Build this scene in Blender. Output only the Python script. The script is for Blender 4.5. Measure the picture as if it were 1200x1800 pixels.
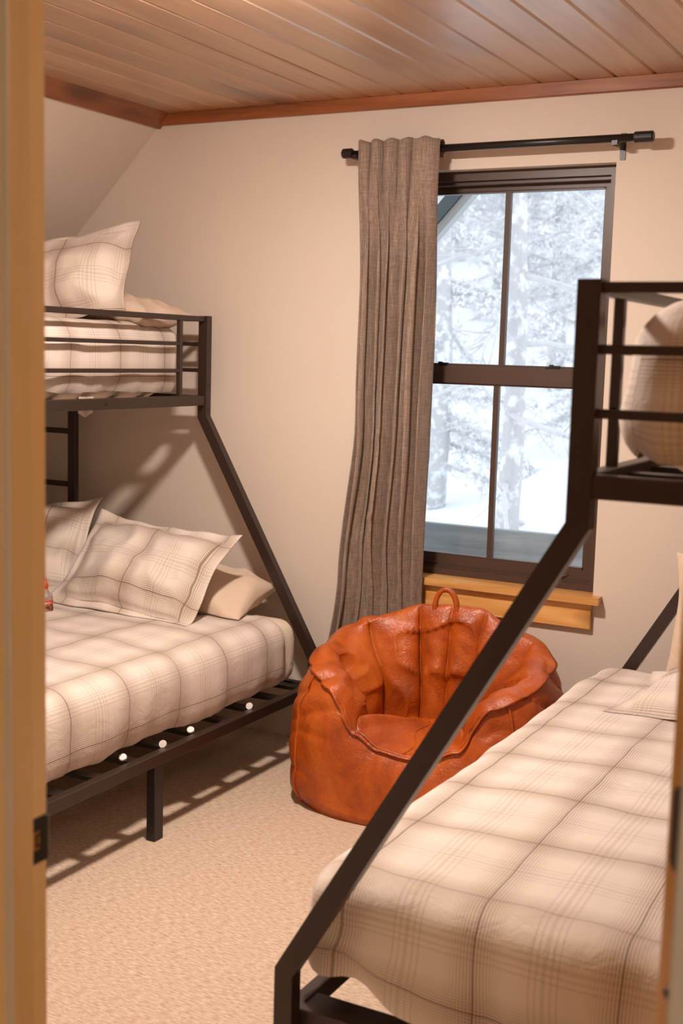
import bpy, bmesh, math, random
from mathutils import Vector, Matrix, Euler, noise
from mathutils.bvhtree import BVHTree
random.seed(7)
for o in list(bpy.data.objects): bpy.data.objects.remove(o, do_unlink=True)
scene = bpy.context.scene
COL = scene.collection

# ------------------------------------------------------------------ camera
def rot3(a, b, c):
    B = Matrix(((1,0,0),(0,0,-1),(0,1,0)))
    Rz = Matrix(((math.cos(a),-math.sin(a),0),(math.sin(a),math.cos(a),0),(0,0,1)))
    Rx = Matrix(((1,0,0),(0,math.cos(b),-math.sin(b)),(0,math.sin(b),math.cos(b))))
    Rr = Matrix(((math.cos(c),-math.sin(c),0),(math.sin(c),math.cos(c),0),(0,0,1)))
    return Rr @ Rx @ B @ Rz
R = rot3(-0.49102385, 0.12816968, 0.02806263)
cd = bpy.data.cameras.new('camera'); cam = bpy.data.objects.new('camera', cd); COL.objects.link(cam)
M = Matrix.Identity(4)
for i in range(3):
    M[i][0] = R[0][i]; M[i][1] = -R[1][i]; M[i][2] = -R[2][i]
M[0][3], M[1][3], M[2][3] = 0.0, 0.0, 1.5
cam.matrix_world = M
cd.sensor_fit = 'HORIZONTAL'; cd.sensor_width = 24.0; cd.lens = 24.0 * 2178 / 1200
cd.clip_start = 0.05; cd.clip_end = 300
cd.dof.use_dof = True; cd.dof.focus_distance = 3.9; cd.dof.aperture_fstop = 4.5
scene.camera = cam

# ------------------------------------------------------------------ world, exposure
world = bpy.data.worlds.new('sky'); scene.world = world; world.use_nodes = True
bg = world.node_tree.nodes['Background']
bg.inputs['Color'].default_value = (0.90, 0.945, 1.0, 1); bg.inputs['Strength'].default_value = 1.75
vs = scene.view_settings
vs.view_transform = 'Standard'; vs.look = 'None'; vs.exposure = 0.0; vs.gamma = 1.0; vs.use_curve_mapping = False
LAMP_STRENGTH = 690.0
HALL_FILL_STRENGTH = 150.0

# ------------------------------------------------------------------ helpers: nodes and materials
def lin(r, g, b):
    f = lambda c: (c/255/12.92) if c/255 <= 0.04045 else ((c/255+0.055)/1.055)**2.4
    return (f(r), f(g), f(b), 1)
class NT:
    def __init__(s, name):
        s.m = bpy.data.materials.new(name); s.m.use_nodes = True
        s.t = s.m.node_tree; s.n = s.t.nodes; s.bsdf = s.n['Principled BSDF']; s.out = s.n['Material Output']
    def node(s, typ, **kw):
        n = s.n.new(typ)
        for k, v in kw.items(): setattr(n, k, v)
        return n
    def put(s, sock, v):
        if hasattr(v, 'is_output') or isinstance(v, bpy.types.NodeSocket): s.t.links.new(v, sock)
        else: sock.default_value = v
    def math(s, op, a, b=None, c=None, clamp=False):
        n = s.node('ShaderNodeMath', operation=op); n.use_clamp = clamp
        s.put(n.inputs[0], a)
        if b is not None: s.put(n.inputs[1], b)
        if c is not None: s.put(n.inputs[2], c)
        return n.outputs[0]
    def mix(s, f, a, b, blend='MIX'):
        n = s.node('ShaderNodeMix', data_type='RGBA', blend_type=blend)
        s.put(n.inputs[0], f); s.put(n.inputs[6], a); s.put(n.inputs[7], b)
        return n.outputs[2]
    def coords(s, kind='Object', scale=(1,1,1), loc=None, rot=None):
        tc = s.node('ShaderNodeTexCoord'); mp = s.node('ShaderNodeMapping')
        s.t.links.new(tc.outputs[kind], mp.inputs[0]); mp.inputs['Scale'].default_value = scale
        if loc is not None: s.put(mp.inputs['Location'], loc)
        if rot is not None: mp.inputs['Rotation'].default_value = rot
        return mp.outputs[0]
    def noise(s, vec, scale=5, detail=4, rough=0.55, out='Fac', dist=0.0):
        n = s.node('ShaderNodeTexNoise'); s.put(n.inputs['Vector'], vec)
        n.inputs['Scale'].default_value = scale; n.inputs['Detail'].default_value = detail
        n.inputs['Roughness'].default_value = rough; n.inputs['Distortion'].default_value = dist
        return n.outputs[out]
    def ramp(s, f, stops):
        n = s.node('ShaderNodeValToRGB'); s.put(n.inputs[0], f)
        e = n.color_ramp.elements
        while len(e) < len(stops): e.new(0.5)
        for i, (p, c) in enumerate(stops): e[i].position = p; e[i].color = c
        return n.outputs[0]
    def bump(s, h, strength=0.3, dist=0.01, normal=None):
        n = s.node('ShaderNodeBump'); s.put(n.inputs['Height'], h)
        n.inputs['Strength'].default_value = strength; n.inputs['Distance'].default_value = dist
        if normal is not None: s.put(n.inputs['Normal'], normal)
        return n.outputs[0]
    def set(s, **kw):
        for k, v in kw.items(): s.put(s.bsdf.inputs[k.replace('_', ' ')], v)
        return s.m

def mat_plaster(name, col):
    k = NT(name); v = k.coords()
    n = k.noise(v, 60, 5, 0.6); n2 = k.noise(v, 2.5, 3)
    c = k.mix(n2, tuple(x*0.96 for x in col[:3])+(1,), col)
    return k.set(Base_Color=c, Roughness=0.75, Normal=k.bump(n, 0.12, 0.004))
def mat_wood(name, dark, mid, light, axis='y', rough=0.4, coat=0.0, coat_rough=0.2, knots=True, scale=1.0):
    k = NT(name)
    oi = k.node('ShaderNodeObjectInfo')
    off = k.node('ShaderNodeCombineXYZ'); r = oi.outputs['Random']
    k.put(off.inputs[0], k.math('MULTIPLY', r, 37.0)); k.put(off.inputs[1], k.math('MULTIPLY', r, 91.0)); k.put(off.inputs[2], k.math('MULTIPLY', r, 53.0))
    sc = {'x': (1.2,14,14), 'y': (14,1.2,14), 'z': (14,14,1.2)}[axis]
    v = k.coords('Object', tuple(a*scale for a in sc), off.outputs[0])
    g = k.noise(v, 1.3, 6, 0.6, dist=0.8)
    sc2 = {'x': (3.2,9,9), 'y': (9,3.2,9), 'z': (9,9,3.2)}[axis]
    v2 = k.coords('Object', tuple(a*scale for a in sc2), off.outputs[0])
    c = k.ramp(g, [(0.28, dark), (0.5, mid), (0.72, light)])
    fine = k.noise(v, 9, 3, 0.6)
    c = k.mix(k.math('MULTIPLY', fine, 0.25), c, dark)
    if knots:
        vo = k.node('ShaderNodeTexVoronoi'); k.put(vo.inputs['Vector'], v2); vo.inputs['Scale'].default_value = 0.42
        kn = k.ramp(vo.outputs['Distance'], [(0.0, (1,1,1,1)), (0.10, (0.85,0.85,0.85,1)), (0.2, (0,0,0,1))])
        c = k.mix(k.math('MULTIPLY', kn, 0.75), c, tuple(x*0.32 for x in dark[:3])+(1,))
    bright = k.math('MULTIPLY_ADD', r, 0.3, 0.85)
    hs = k.node('ShaderNodeHueSaturation'); k.put(hs.inputs['Value'], bright); k.put(hs.inputs['Color'], c)
    k.set(Base_Color=hs.outputs[0], Roughness=rough, Normal=k.bump(g, 0.08, 0.004))
    k.bsdf.inputs['Coat Weight'].default_value = coat; k.bsdf.inputs['Coat Roughness'].default_value = coat_rough; k.bsdf.inputs['Coat IOR'].default_value = 2.2 if coat > 0.9 else 1.5
    return k.m
def mat_plain(name, col, rough=0.5, metal=0.0, noisy=0.06, coat=0.0):
    k = NT(name); n = k.noise(k.coords(), 18, 4)
    c = k.mix(n, tuple(x*(1-noisy) for x in col[:3])+(1,), tuple(min(1, x*(1+noisy)) for x in col[:3])+(1,))
    k.set(Base_Color=c, Roughness=rough, Metallic=metal)
    k.bsdf.inputs['Coat Weight'].default_value = coat
    return k.m
def mat_carpet():
    k = NT('carpet'); v = k.coords('Object')
    fine = k.noise(v, 260, 3, 0.7)
    vs_ = k.coords('Object', (28, 120, 60)); streak = k.noise(vs_, 1.6, 4, 0.65)
    big = k.noise(v, 3.0, 3)
    c = k.ramp(streak, [(0.3, lin(164,124,90)), (0.46, lin(212,184,156)), (0.62, lin(242,224,206))])
    c = k.mix(k.math('MULTIPLY', fine, 0.45), c, lin(166,124,90))
    c = k.mix(k.math('MULTIPLY', big, 0.25), c, lin(222,196,172))
    h = k.math('ADD', fine, k.math('MULTIPLY', streak, 0.8))
    return k.set(Base_Color=c, Roughness=0.95, Normal=k.bump(h, 0.55, 0.006), Sheen_Weight=0.25)
def mat_plaid(name='plaid_cotton', P=0.262):
    k = NT(name)
    uv = k.node('ShaderNodeTexCoord').outputs['UV']
    sep = k.node('ShaderNodeSeparateXYZ'); k.put(sep.inputs[0], uv)
    def axis(c, ph):
        s = k.math('FRACT', k.math('ADD', k.math('DIVIDE', c, P), 50.0+ph))
        d = k.math('ABSOLUTE', k.math('SUBTRACT', s, 0.5))
        dark = k.math('LESS_THAN', d, 0.0050)
        band = k.math('SUBTRACT', 1.0, k.math('SMOOTH_MIN', k.math('DIVIDE', d, 0.22), 1.0, 0.12), clamp=True)
        fs = k.math('FRACT', k.math('MULTIPLY', c, 1/0.0062))
        fine = k.math('LESS_THAN', fs, 0.42)
        e = k.math('ABSOLUTE', k.math('SUBTRACT', k.math('FRACT', k.math('ADD', s, 0.5)), 0.5))
        e2 = k.math('FRACT', k.math('MULTIPLY', e, 1/0.045))
        tri = k.math('MULTIPLY', k.math('LESS_THAN', e2, 0.32), k.math('LESS_THAN', e, 0.125))
        tone = k.math('ADD', k.math('MULTIPLY', band, k.math('MULTIPLY_ADD', fine, 0.66, 0.24)), k.math('MULTIPLY', tri, 0.24), clamp=True)
        return dark, tone
    du, tu = axis(sep.outputs[0], 0.18); dv, tv = axis(sep.outputs[1], 0.5)
    t = k.math('SUBTRACT', 1.0, k.math('MULTIPLY', k.math('SUBTRACT', 1.0, k.math('MULTIPLY', tu, 0.8)), k.math('SUBTRACT', 1.0, k.math('MULTIPLY', tv, 0.8))))
    c = k.mix(t, lin(220,206,195), lin(130,98,70))
    dk = k.math('MAXIMUM', du, dv)
    c = k.mix(k.math('MULTIPLY', dk, 0.75), c, lin(84,60,42))
    n = k.noise(k.coords('Object'), 420, 2); w = k.noise(k.coords('Object'), 14, 4, 0.6, dist=1.2)
    b = k.bump(w, 0.2, 0.02); b = k.bump(n, 0.15, 0.002, b)
    return k.set(Base_Color=c, Roughness=0.85, Normal=b, Sheen_Weight=0.15)
def mat_cloth(name, col, rough=0.9, wr=12):
    k = NT(name); n = k.noise(k.coords('Object'), 380, 2); w = k.noise(k.coords('Object'), wr, 4, 0.6, dist=1.0)
    c = k.mix(w, tuple(x*0.93 for x in col[:3])+(1,), col)
    b = k.bump(w, 0.4, 0.02); b = k.bump(n, 0.2, 0.002, b)
    return k.set(Base_Color=c, Roughness=rough, Normal=b, Sheen_Weight=0.1)
def mat_linen():
    k = NT('linen_curtain')
    a = k.noise(k.coords('Object', (260,260,14)), 1.0, 3, 0.7); b_ = k.noise(k.coords('Object', (22,22,300)), 1.0, 3, 0.7)
    f = k.math('MULTIPLY_ADD', a, 0.6, k.math('MULTIPLY', b_, 0.4))
    c = k.ramp(f, [(0.3, lin(98,80,70)), (0.5, lin(138,117,103)), (0.72, lin(174,154,139))])
    return k.set(Base_Color=c, Roughness=0.95, Normal=k.bump(f, 0.35, 0.003), Sheen_Weight=0.1)
def mat_leather():
    k = NT('tan_leather'); v = k.coords('Object')
    a = k.noise(v, 4.0, 5, 0.65, dist=1.2); b_ = k.noise(v, 26, 5, 0.7, dist=0.6); g = k.noise(v, 130, 3)
    vo = k.node('ShaderNodeTexVoronoi', feature='DISTANCE_TO_EDGE'); k.put(vo.inputs['Vector'], k.noise(v, 6, 3, 0.6, out='Color')); vo.inputs['Scale'].default_value = 9
    c = k.ramp(a, [(0.25, lin(120,44,6)), (0.5, lin(182,84,16)), (0.75, lin(214,120,44))])
    c = k.mix(k.math('MULTIPLY', b_, 0.35), c, lin(146,54,10))
    h = k.math('ADD', k.math('MULTIPLY', b_, 0.7), k.math('MULTIPLY', g, 0.15))
    n = k.bump(h, 0.35, 0.012); n = k.bump(k.math('MINIMUM', vo.outputs['Distance'], 0.05), 0.25, 0.05, n)
    ro = k.math('MULTIPLY_ADD', b_, 0.3, 0.24)
    return k.set(Base_Color=c, Roughness=ro, Normal=n)
def mat_glass():
    k = NT('window_glass')
    tr = k.node('ShaderNodeBsdfTransparent'); tr.inputs[0].default_value = (0.97,0.985,0.99,1)
    gl = k.node('ShaderNodeBsdfGlossy'); gl.inputs['Roughness'].default_value = 0.02
    fr = k.node('ShaderNodeFresnel'); fr.inputs[0].default_value = 1.45
    mx = k.node('ShaderNodeMixShader'); k.put(mx.inputs[0], k.math('MULTIPLY', fr.outputs[0], 0.5))
    k.put(mx.inputs[1], tr.outputs[0]); k.put(mx.inputs[2], gl.outputs[0]); k.put(k.out.inputs[0], mx.outputs[0])
    return k.m
def mat_emit(name, col, st):
    k = NT(name); e = k.node('ShaderNodeEmission'); e.inputs[0].default_value = col; e.inputs[1].default_value = st
    k.put(k.out.inputs[0], e.outputs[0]); return k.m
def mat_bark(name, a, b):
    k = NT(name); n = k.noise(k.coords('Object', (6,6,1.5)), 3, 6, 0.7); f = k.noise(k.coords('Object'), 9, 4)
    c = k.mix(n, a, b); c = k.mix(k.ramp(f, [(0.5,(0,0,0,1)),(0.62,(1,1,1,1))]), c, (0.85,0.88,0.92,1))
    return k.set(Base_Color=c, Roughness=0.9, Normal=k.bump(n, 0.5, 0.03))

MAT = dict(
    wall=mat_plaster('wall_paint', lin(219,204,190)),
    ceiling=mat_wood('stained_pine', lin(148,100,62), lin(188,142,100), lin(206,164,124), 'y', 0.42, 1.0, 0.33, scale=0.6),
    trim_x=mat_wood('stained_pine_trim_x', lin(98,50,24), lin(142,80,42), lin(164,98,56), 'x', 0.42, 0.2),
    trim_y=mat_wood('stained_pine_trim_y', lin(98,50,24), lin(142,80,42), lin(164,98,56), 'y', 0.42, 0.2),
    pine=mat_wood('varnished_pine', lin(186,118,50), lin(222,164,92), lin(236,188,122), 'x', 0.35, 0.25),
    jamb=mat_wood('pine_jamb', lin(232,196,140), lin(240,208,156), lin(244,216,168), 'z', 0.35, 0.3, knots=False),
    door=mat_wood('pine_door', lin(214,146,50), lin(232,168,70), lin(238,180,88), 'z', 0.35, 0.3, knots=False),
    carpet=mat_carpet(),
    white=mat_plain('white_paint', lin(232,226,216), 0.45),
    metal=mat_plain('dark_bronze_metal', lin(50,35,28), 0.38, 0.0, 0.1),
    black=mat_plain('black_metal', lin(28,22,19), 0.4, 0.0, 0.1),
    frame=mat_plain('bronze_window_frame', lin(72,52,42), 0.42, 0.0, 0.08),
    plaid=mat_plaid(), sheet=mat_cloth('cream_sheet', lin(214,192,172)),
    mattress=mat_cloth('cream_mattress', lin(214,196,178)),
    pillow=mat_cloth('cream_pillow', lin(216,192,170)),
    linen=mat_linen(), leather=mat_leather(), glass=mat_glass(),
    leather_dark=mat_plain('leather_piping', lin(112,44,12), 0.45, 0, 0.15),
    cap=mat_plain('white_plastic', lin(236,230,224), 0.4),
    snow=mat_plain('snow', (0.9,0.92,0.95,1), 0.9, 0, 0.04),
    bark=mat_bark('frosted_bark', (0.45,0.45,0.46,1), (0.65,0.66,0.68,1)),
    frost=mat_plain('frosted_needles', (0.80,0.81,0.83,1), 0.95, 0, 0.2),
    frost2=mat_plain('frosted_twigs', (0.64,0.65,0.67,1), 0.95, 0, 0.25),
    rail=mat_wood('weathered_grey_board', lin(120,132,140), lin(142,152,160), lin(164,172,178), 'x', 0.8, knots=False),
    fascia=mat_plain('grey_fascia', lin(96,112,122), 0.7), soffit=mat_plain('pale_soffit', lin(186,194,200), 0.7),
    red=mat_plain('red_plastic', lin(206,42,22), 0.35), label=None, clear=None,
    brass=mat_plain('brass', lin(190,140,60), 0.35, 0.8),
    lamp=mat_emit('lamp_diffuser', (1.0,0.86,0.755,1), LAMP_STRENGTH),
    hallfill=mat_emit('hall_fill_diffuser', (1.0,0.82,0.58,1), HALL_FILL_STRENGTH),
)
def mat_label():
    k = NT('bottle_label'); v = k.coords('Object', (30,30,30)); n = k.noise(v, 1.6, 3)
    c = k.ramp(n, [(0.36, lin(40,40,30)), (0.46, lin(200,90,40)), (0.54, lin(150,190,215)), (0.64, lin(210,150,70))])
    return k.set(Base_Color=c, Roughness=0.4)
MAT['label'] = mat_label()
k_ = NT('clear_plastic'); k_.set(Base_Color=(0.9,0.88,0.85,1), Roughness=0.08); k_.bsdf.inputs['Transmission Weight'].default_value = 0.8; MAT['clear'] = k_.m

# ------------------------------------------------------------------ helpers: meshes and objects
def new_obj(name, me, mat, parent=None, smooth=False):
    o = bpy.data.objects.new(name, me); COL.objects.link(o)
    if mat is not None: me.materials.append(MAT[mat] if isinstance(mat, str) else mat)
    if smooth:
        for p in me.polygons: p.use_smooth = True
    if parent is not None: o.parent = parent
    return o
def obj(name, bm, mat, parent=None, smooth=False, loc=None):
    bmesh.ops.recalc_face_normals(bm, faces=bm.faces[:])
    me = bpy.data.meshes.new(name); bm.to_mesh(me); bm.free()
    o = new_obj(name, me, mat, parent, smooth)
    if loc is not None: o.location = loc
    return o
def tag(o, label, cat, group=None, kind=None):
    o['label'] = label
    if cat: o['category'] = cat
    if group: o['group'] = group
    if kind: o['kind'] = kind
    return o
def thing(name, label, cat, loc=(0,0,0), rotz=0.0, group=None, kind=None):
    o = bpy.data.objects.new(name, None); COL.objects.link(o); o.location = loc; o.rotation_euler = (0,0,rotz)
    o.empty_display_size = 0.1
    return tag(o, label, cat, group, kind)
def box(bm, lo, hi, bevel=0.0, seg=1):
    lo, hi = [min(a,b) for a,b in zip(lo,hi)], [max(a,b) for a,b in zip(lo,hi)]
    vs = [bm.verts.new((x,y,z)) for x in (lo[0],hi[0]) for y in (lo[1],hi[1]) for z in (lo[2],hi[2])]
    fs = [bm.faces.new([vs[i] for i in q]) for q in ((0,1,3,2),(4,6,7,5),(0,4,5,1),(2,3,7,6),(0,2,6,4),(1,5,7,3))]
    if bevel:
        es = list({e for f in fs for e in f.edges})
        bmesh.ops.bevel(bm, geom=es, offset=bevel, segments=seg, affect='EDGES', profile=0.5)
    return bm
def B(lo, hi, bevel=0.0, seg=1): return box(bmesh.new(), lo, hi, bevel, seg)
def boxes(lst, bevel=0.0):
    bm = bmesh.new()
    for lo, hi in lst: box(bm, lo, hi, bevel)
    return bm
def prism(bm, poly, f0, f1):
    a = [bm.verts.new(f0(p)) for p in poly]; b = [bm.verts.new(f1(p)) for p in poly]; n = len(poly)
    bm.faces.new(a); bm.faces.new(b[::-1])
    for i in range(n): bm.faces.new((a[i], a[(i+1)%n], b[(i+1)%n], b[i]))
    return bm
def cyl(bm, p0, p1, r0, r1=None, seg=16, cap=True):
    p0, p1 = Vector(p0), Vector(p1); r1 = r0 if r1 is None else r1
    d = (p1-p0).normalized(); u = d.orthogonal().normalized(); w = d.cross(u)
    A = [bm.verts.new(p0+(u*math.cos(t)+w*math.sin(t))*r0) for t in [2*math.pi*i/seg for i in range(seg)]]
    C = [bm.verts.new(p1+(u*math.cos(t)+w*math.sin(t))*r1) for t in [2*math.pi*i/seg for i in range(seg)]]
    for i in range(seg): bm.faces.new((A[i],A[(i+1)%seg],C[(i+1)%seg],C[i]))
    if cap: bm.faces.new(A[::-1]); bm.faces.new(C)
    return bm
def tube(bm, pts, r, seg=8, flat=1.0, up=None):
    pts = [Vector(p) for p in pts]; rings = []
    for i, p in enumerate(pts):
        d = (pts[min(i+1,len(pts)-1)] - pts[max(i-1,0)]).normalized()
        u = (d.cross(up) if up is not None else d.orthogonal())
        if up is None:
            ref = Vector((0.3,0.2,0.93)); u = d.cross(ref)
        u.normalize(); w = d.cross(u)
        rr = r[i] if isinstance(r, (list,tuple)) else r
        rings.append([bm.verts.new(p+u*math.cos(t)*rr+w*math.sin(t)*rr*flat) for t in [2*math.pi*j/seg for j in range(seg)]])
    for a, b in zip(rings, rings[1:]):
        for j in range(seg): bm.faces.new((a[j],a[(j+1)%seg],b[(j+1)%seg],b[j]))
    bm.faces.new(rings[0][::-1]); bm.faces.new(rings[-1])
    return bm
def lathe(bm, prof, seg=24, c=(0,0,0)):
    rings = []
    for r, z in prof: rings.append([bm.verts.new((c[0]+r*math.cos(2*math.pi*j/seg), c[1]+r*math.sin(2*math.pi*j/seg), c[2]+z)) for j in range(seg)])
    for a, b in zip(rings, rings[1:]):
        for j in range(seg): bm.faces.new((a[j],a[(j+1)%seg],b[(j+1)%seg],b[j]))
    bm.faces.new(rings[0][::-1]); bm.faces.new(rings[-1])
    return bm
def grid_mesh(name, nu, nv, fn, uvfn=None, closed_u=False):
    """fn(i,j)->xyz for i in 0..nu, j in 0..nv"""
    V = []; F = []; U = []
    cu = nu if closed_u else nu+1
    for i in range(cu):
        for j in range(nv+1): V.append(tuple(fn(i,j)))
    for i in range(nu):
        for j in range(nv):
            i2 = (i+1) % cu if closed_u else i+1
            F.append((i*(nv+1)+j, i2*(nv+1)+j, i2*(nv+1)+j+1, i*(nv+1)+j+1))
            if uvfn: U.append((uvfn(i,j),uvfn(i+1,j),uvfn(i+1,j+1),uvfn(i,j+1)))
    me = bpy.data.meshes.new(name); me.from_pydata(V, [], F); me.update()
    if uvfn:
        uvl = me.uv_layers.new(name='UVMap'); d = [c for q in U for uv in q for c in uv]
        uvl.data.foreach_set('uv', d)
    return me
def nz(x, y, z): return noise.noise(Vector((x, y, z)))
def ridge(x, y, z): return 1-abs(noise.noise(Vector((x,y,z))))*2
def smooth(a, b, x):
    t = max(0, min(1, (x-a)/(b-a))); return t*t*(3-2*t)
def interp(pts, x):
    for (x0,y0),(x1,y1) in zip(pts, pts[1:]):
        if x <= x1:
            t = (x-x0)/(x1-x0); t = t*t*(3-2*t); return y0+(y1-y0)*t
    return pts[-1][1]

# ------------------------------------------------------------------ the room shell
D = 4.073; ZC = 2.405
XL, XR = -3.75, 0.50           # knee walls
SL, SR = -2.996, -0.244        # where slope meets flat ceiling
NY0, NY1 = 1.09, 1.206         # near wall (with the doorway)
JX, JR = -1.073, -0.225        # doorway
OX0, OX1, OZ0, OZ1 = -2.05, -1.198, 0.70, 2.14   # window opening
tag(obj('floor', B((-4.2,-1.6,-0.1),(1.4,4.3,0.0)), 'carpet'), 'beige loop pile carpet covering the bedroom floor', 'floor', kind='structure')
tag(obj('wall_far', boxes([((-4.2,D,-0.1),(OX0,D+0.2,2.6)),((OX1,D,-0.1),(1.0,D+0.2,2.6)),((OX0,D,-0.1),(OX1,D+0.2,0.676)),((OX0,D,OZ1),(OX1,D+0.2,2.6))]), 'wall'),
    'cream painted gable wall holding the window', 'wall', kind='structure')
def side_wall(name, xk, xs, sgn, label):
    zk = ZC-abs(xs-xk)*1.0
    bm = bmesh.new(); t = 0.12*sgn
    poly = [(xk,0),(xk,zk),(xs,ZC+0.0),(xs,ZC+0.15),(xk+t,zk+0.15),(xk+t,0)]
    prism(bm, poly, lambda p: (p[0],NY0,p[1]), lambda p: (p[0],D+0.1,p[1]))
    return tag(obj(name, bm, 'wall'), label, 'wall', kind='structure')
side_wall('wall_left', XL, SL, -1, 'cream painted knee wall with sloped ceiling behind the bunk with the ladder')
side_wall('wall_right', XR, SR, 1, 'cream painted knee wall with sloped ceiling beside the bunk by the door')
# near wall with the doorway
tag(obj('wall_near', boxes([((-4.2,NY0,0),(JX-0.02,NY1,2.6)),((JR+0.02,NY0,0),(1.0,NY1,2.6)),((JX-0.02,NY0,2.06),(JR+0.02,NY1,2.6))]), 'wall'),
    'cream wall around the bedroom doorway', 'wall', kind='structure')
# hall behind the camera
tag(obj('wall_hall', boxes([((-2.4,-1.6,0),(1.3,-1.5,2.6)),((-2.5,-1.6,0),(-2.4,NY0,2.6)),((1.2,-1.6,0),(1.3,NY0,2.6))]), 'wall'), 'cream hall walls outside the bedroom doorway', 'wall', kind='structure')
tag(obj('ceiling_hall', B((-2.5,-1.6,2.44),(1.3,NY0,2.6)), 'wall'), 'plain cream ceiling of the hall', 'ceiling', kind='structure')
# plank ceiling
ceil = tag(obj('ceiling', B((-3.4,NY0,ZC+0.02),(0.3,D+0.15,ZC+0.12)), 'ceiling'), 'stained pine tongue and groove plank ceiling', 'ceiling', kind='structure')
PW = 0.1275
def plank_mesh():
    bm = bmesh.new(); w = PW-0.0015
    poly = [(0,0.02),(0,0.006),(0.006,0),(w-0.006,0),(w,0.006),(w,0.02)]
    prism(bm, poly, lambda p: (p[0],0,p[1]), lambda p: (p[0],D-NY1+0.02,p[1]))
    bmesh.ops.recalc_face_normals(bm, faces=bm.faces[:])
    me = bpy.data.meshes.new('plank'); bm.to_mesh(me); bm.free(); me.materials.append(MAT['ceiling']); return me
pm = plank_mesh(); x = -1.592-12*PW
while x < SR+0.13:
    p = bpy.data.objects.new('plank', pm); COL.objects.link(p); p.parent = ceil; p.location = (x, NY1-0.01, ZC); x += PW
tag(obj('trim_1', B((SL-0.02,D-0.018,2.360),(SR+0.02,D+0.01,2.407),0.003), 'trim_x'), 'stained pine trim board where plank ceiling meets window wall', 'trim', kind='structure')
bm = bmesh.new(); prism(bm, [(SL-0.052,2.352),(SL+0.004,2.408),(SL+0.022,2.408),(SL-0.036,2.350)], lambda p: (p[0],NY1,p[1]), lambda p: (p[0],D,p[1]))
tag(obj('trim_2', bm, 'trim_y'), 'stained pine trim board where plank ceiling meets the slope above the ladder bunk', 'trim', kind='structure')
bm = bmesh.new(); prism(bm, [(SR+0.052,2.352),(SR-0.004,2.408),(SR-0.022,2.408),(SR+0.036,2.350)], lambda p: (p[0],NY1,p[1]), lambda p: (p[0],D,p[1]))
tag(obj('trim_3', bm, 'trim_y'), 'stained pine trim board where plank ceiling meets the slope on the door side', 'trim', kind='structure')

# doorway: jambs, stops, casing, strike plate, door with hinge
jb = tag(obj('trim_4', B((JX-0.02,NY0-0.004,0),(JX,NY1,2.06),0.001), 'jamb'), 'yellow pine door jamb with the dark strike plate', 'door jamb', kind='structure')
obj('door_stop', B((JX-0.001,1.131,0),(JX+0.011,1.170,2.04),0.002), 'jamb', jb)
obj('stop_lit_edge', B((JX-0.001,1.1285,0),(JX+0.0105,1.1315,2.04)), 'white', jb)  # white strip paints the hall light on the stop's near edge
sp = obj('strike_plate', boxes([((JX-0.002,1.176,0.824),(JX+0.0015,1.2065,0.842)),((JX-0.002,1.176,0.868),(JX+0.0015,1.2065,0.886)),((JX-0.002,1.1925,0.842),(JX+0.0015,1.2065,0.868))]), 'black', jb)
sp['label'] = 'dark strike plate'
bm = bmesh.new(); tube(bm, [(JX-0.002,1.2055,0.855),(JX-0.001,1.210,0.855),(JX-0.005,1.214,0.855)], 0.0035, 8)
bm.free(); bm = bmesh.new()
lp = [(JX-0.001,1.205),(JX+0.0012,1.2075),(JX-0.001,1.2115),(JX-0.007,1.2145),(JX-0.0075,1.2135),(JX-0.003,1.2105),(JX-0.001,1.2075)]
prism(bm, lp, lambda p: (p[0],p[1],0.828), lambda p: (p[0],p[1],0.882)); obj('lip', bm, 'metal', sp)
obj('latch_hole', B((JX-0.0005,1.178,0.842),(JX+0.0008,1.1925,0.868)), 'brass', sp)
obj('latch_tongue', boxes([((JX,1.1865,0.846),(JX+0.0014,1.1925,0.849)),((JX,1.1865,0.861),(JX+0.0014,1.1925,0.864)),((JX,1.184,0.846),(JX+0.0014,1.1872,0.864))]), 'black', sp)
jr = tag(obj('trim_5', B((JR,NY0-0.004,0),(JR+0.02,NY1,2.06),0.001), 'jamb'), 'yellow pine door jamb on the hinge side', 'door jamb', kind='structure')
tag(obj('trim_6', B((JX-0.02,NY0,2.04),(JR+0.02,NY1,2.06)), 'jamb'), 'yellow pine head jamb over the doorway', 'door jamb', kind='structure')
tag(obj('trim_7', B((JR-0.002,1.073,0),(JR+0.085,1.0865,2.13),0.003), 'white'), 'white painted casing board beside the open door', 'door casing', kind='structure')
tag(obj('trim_8', B((JX-0.09,1.073,0),(JX-0.012,1.0865,2.13),0.003), 'white'), 'white painted casing board on the strike side of the doorway', 'door casing', kind='structure')
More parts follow.
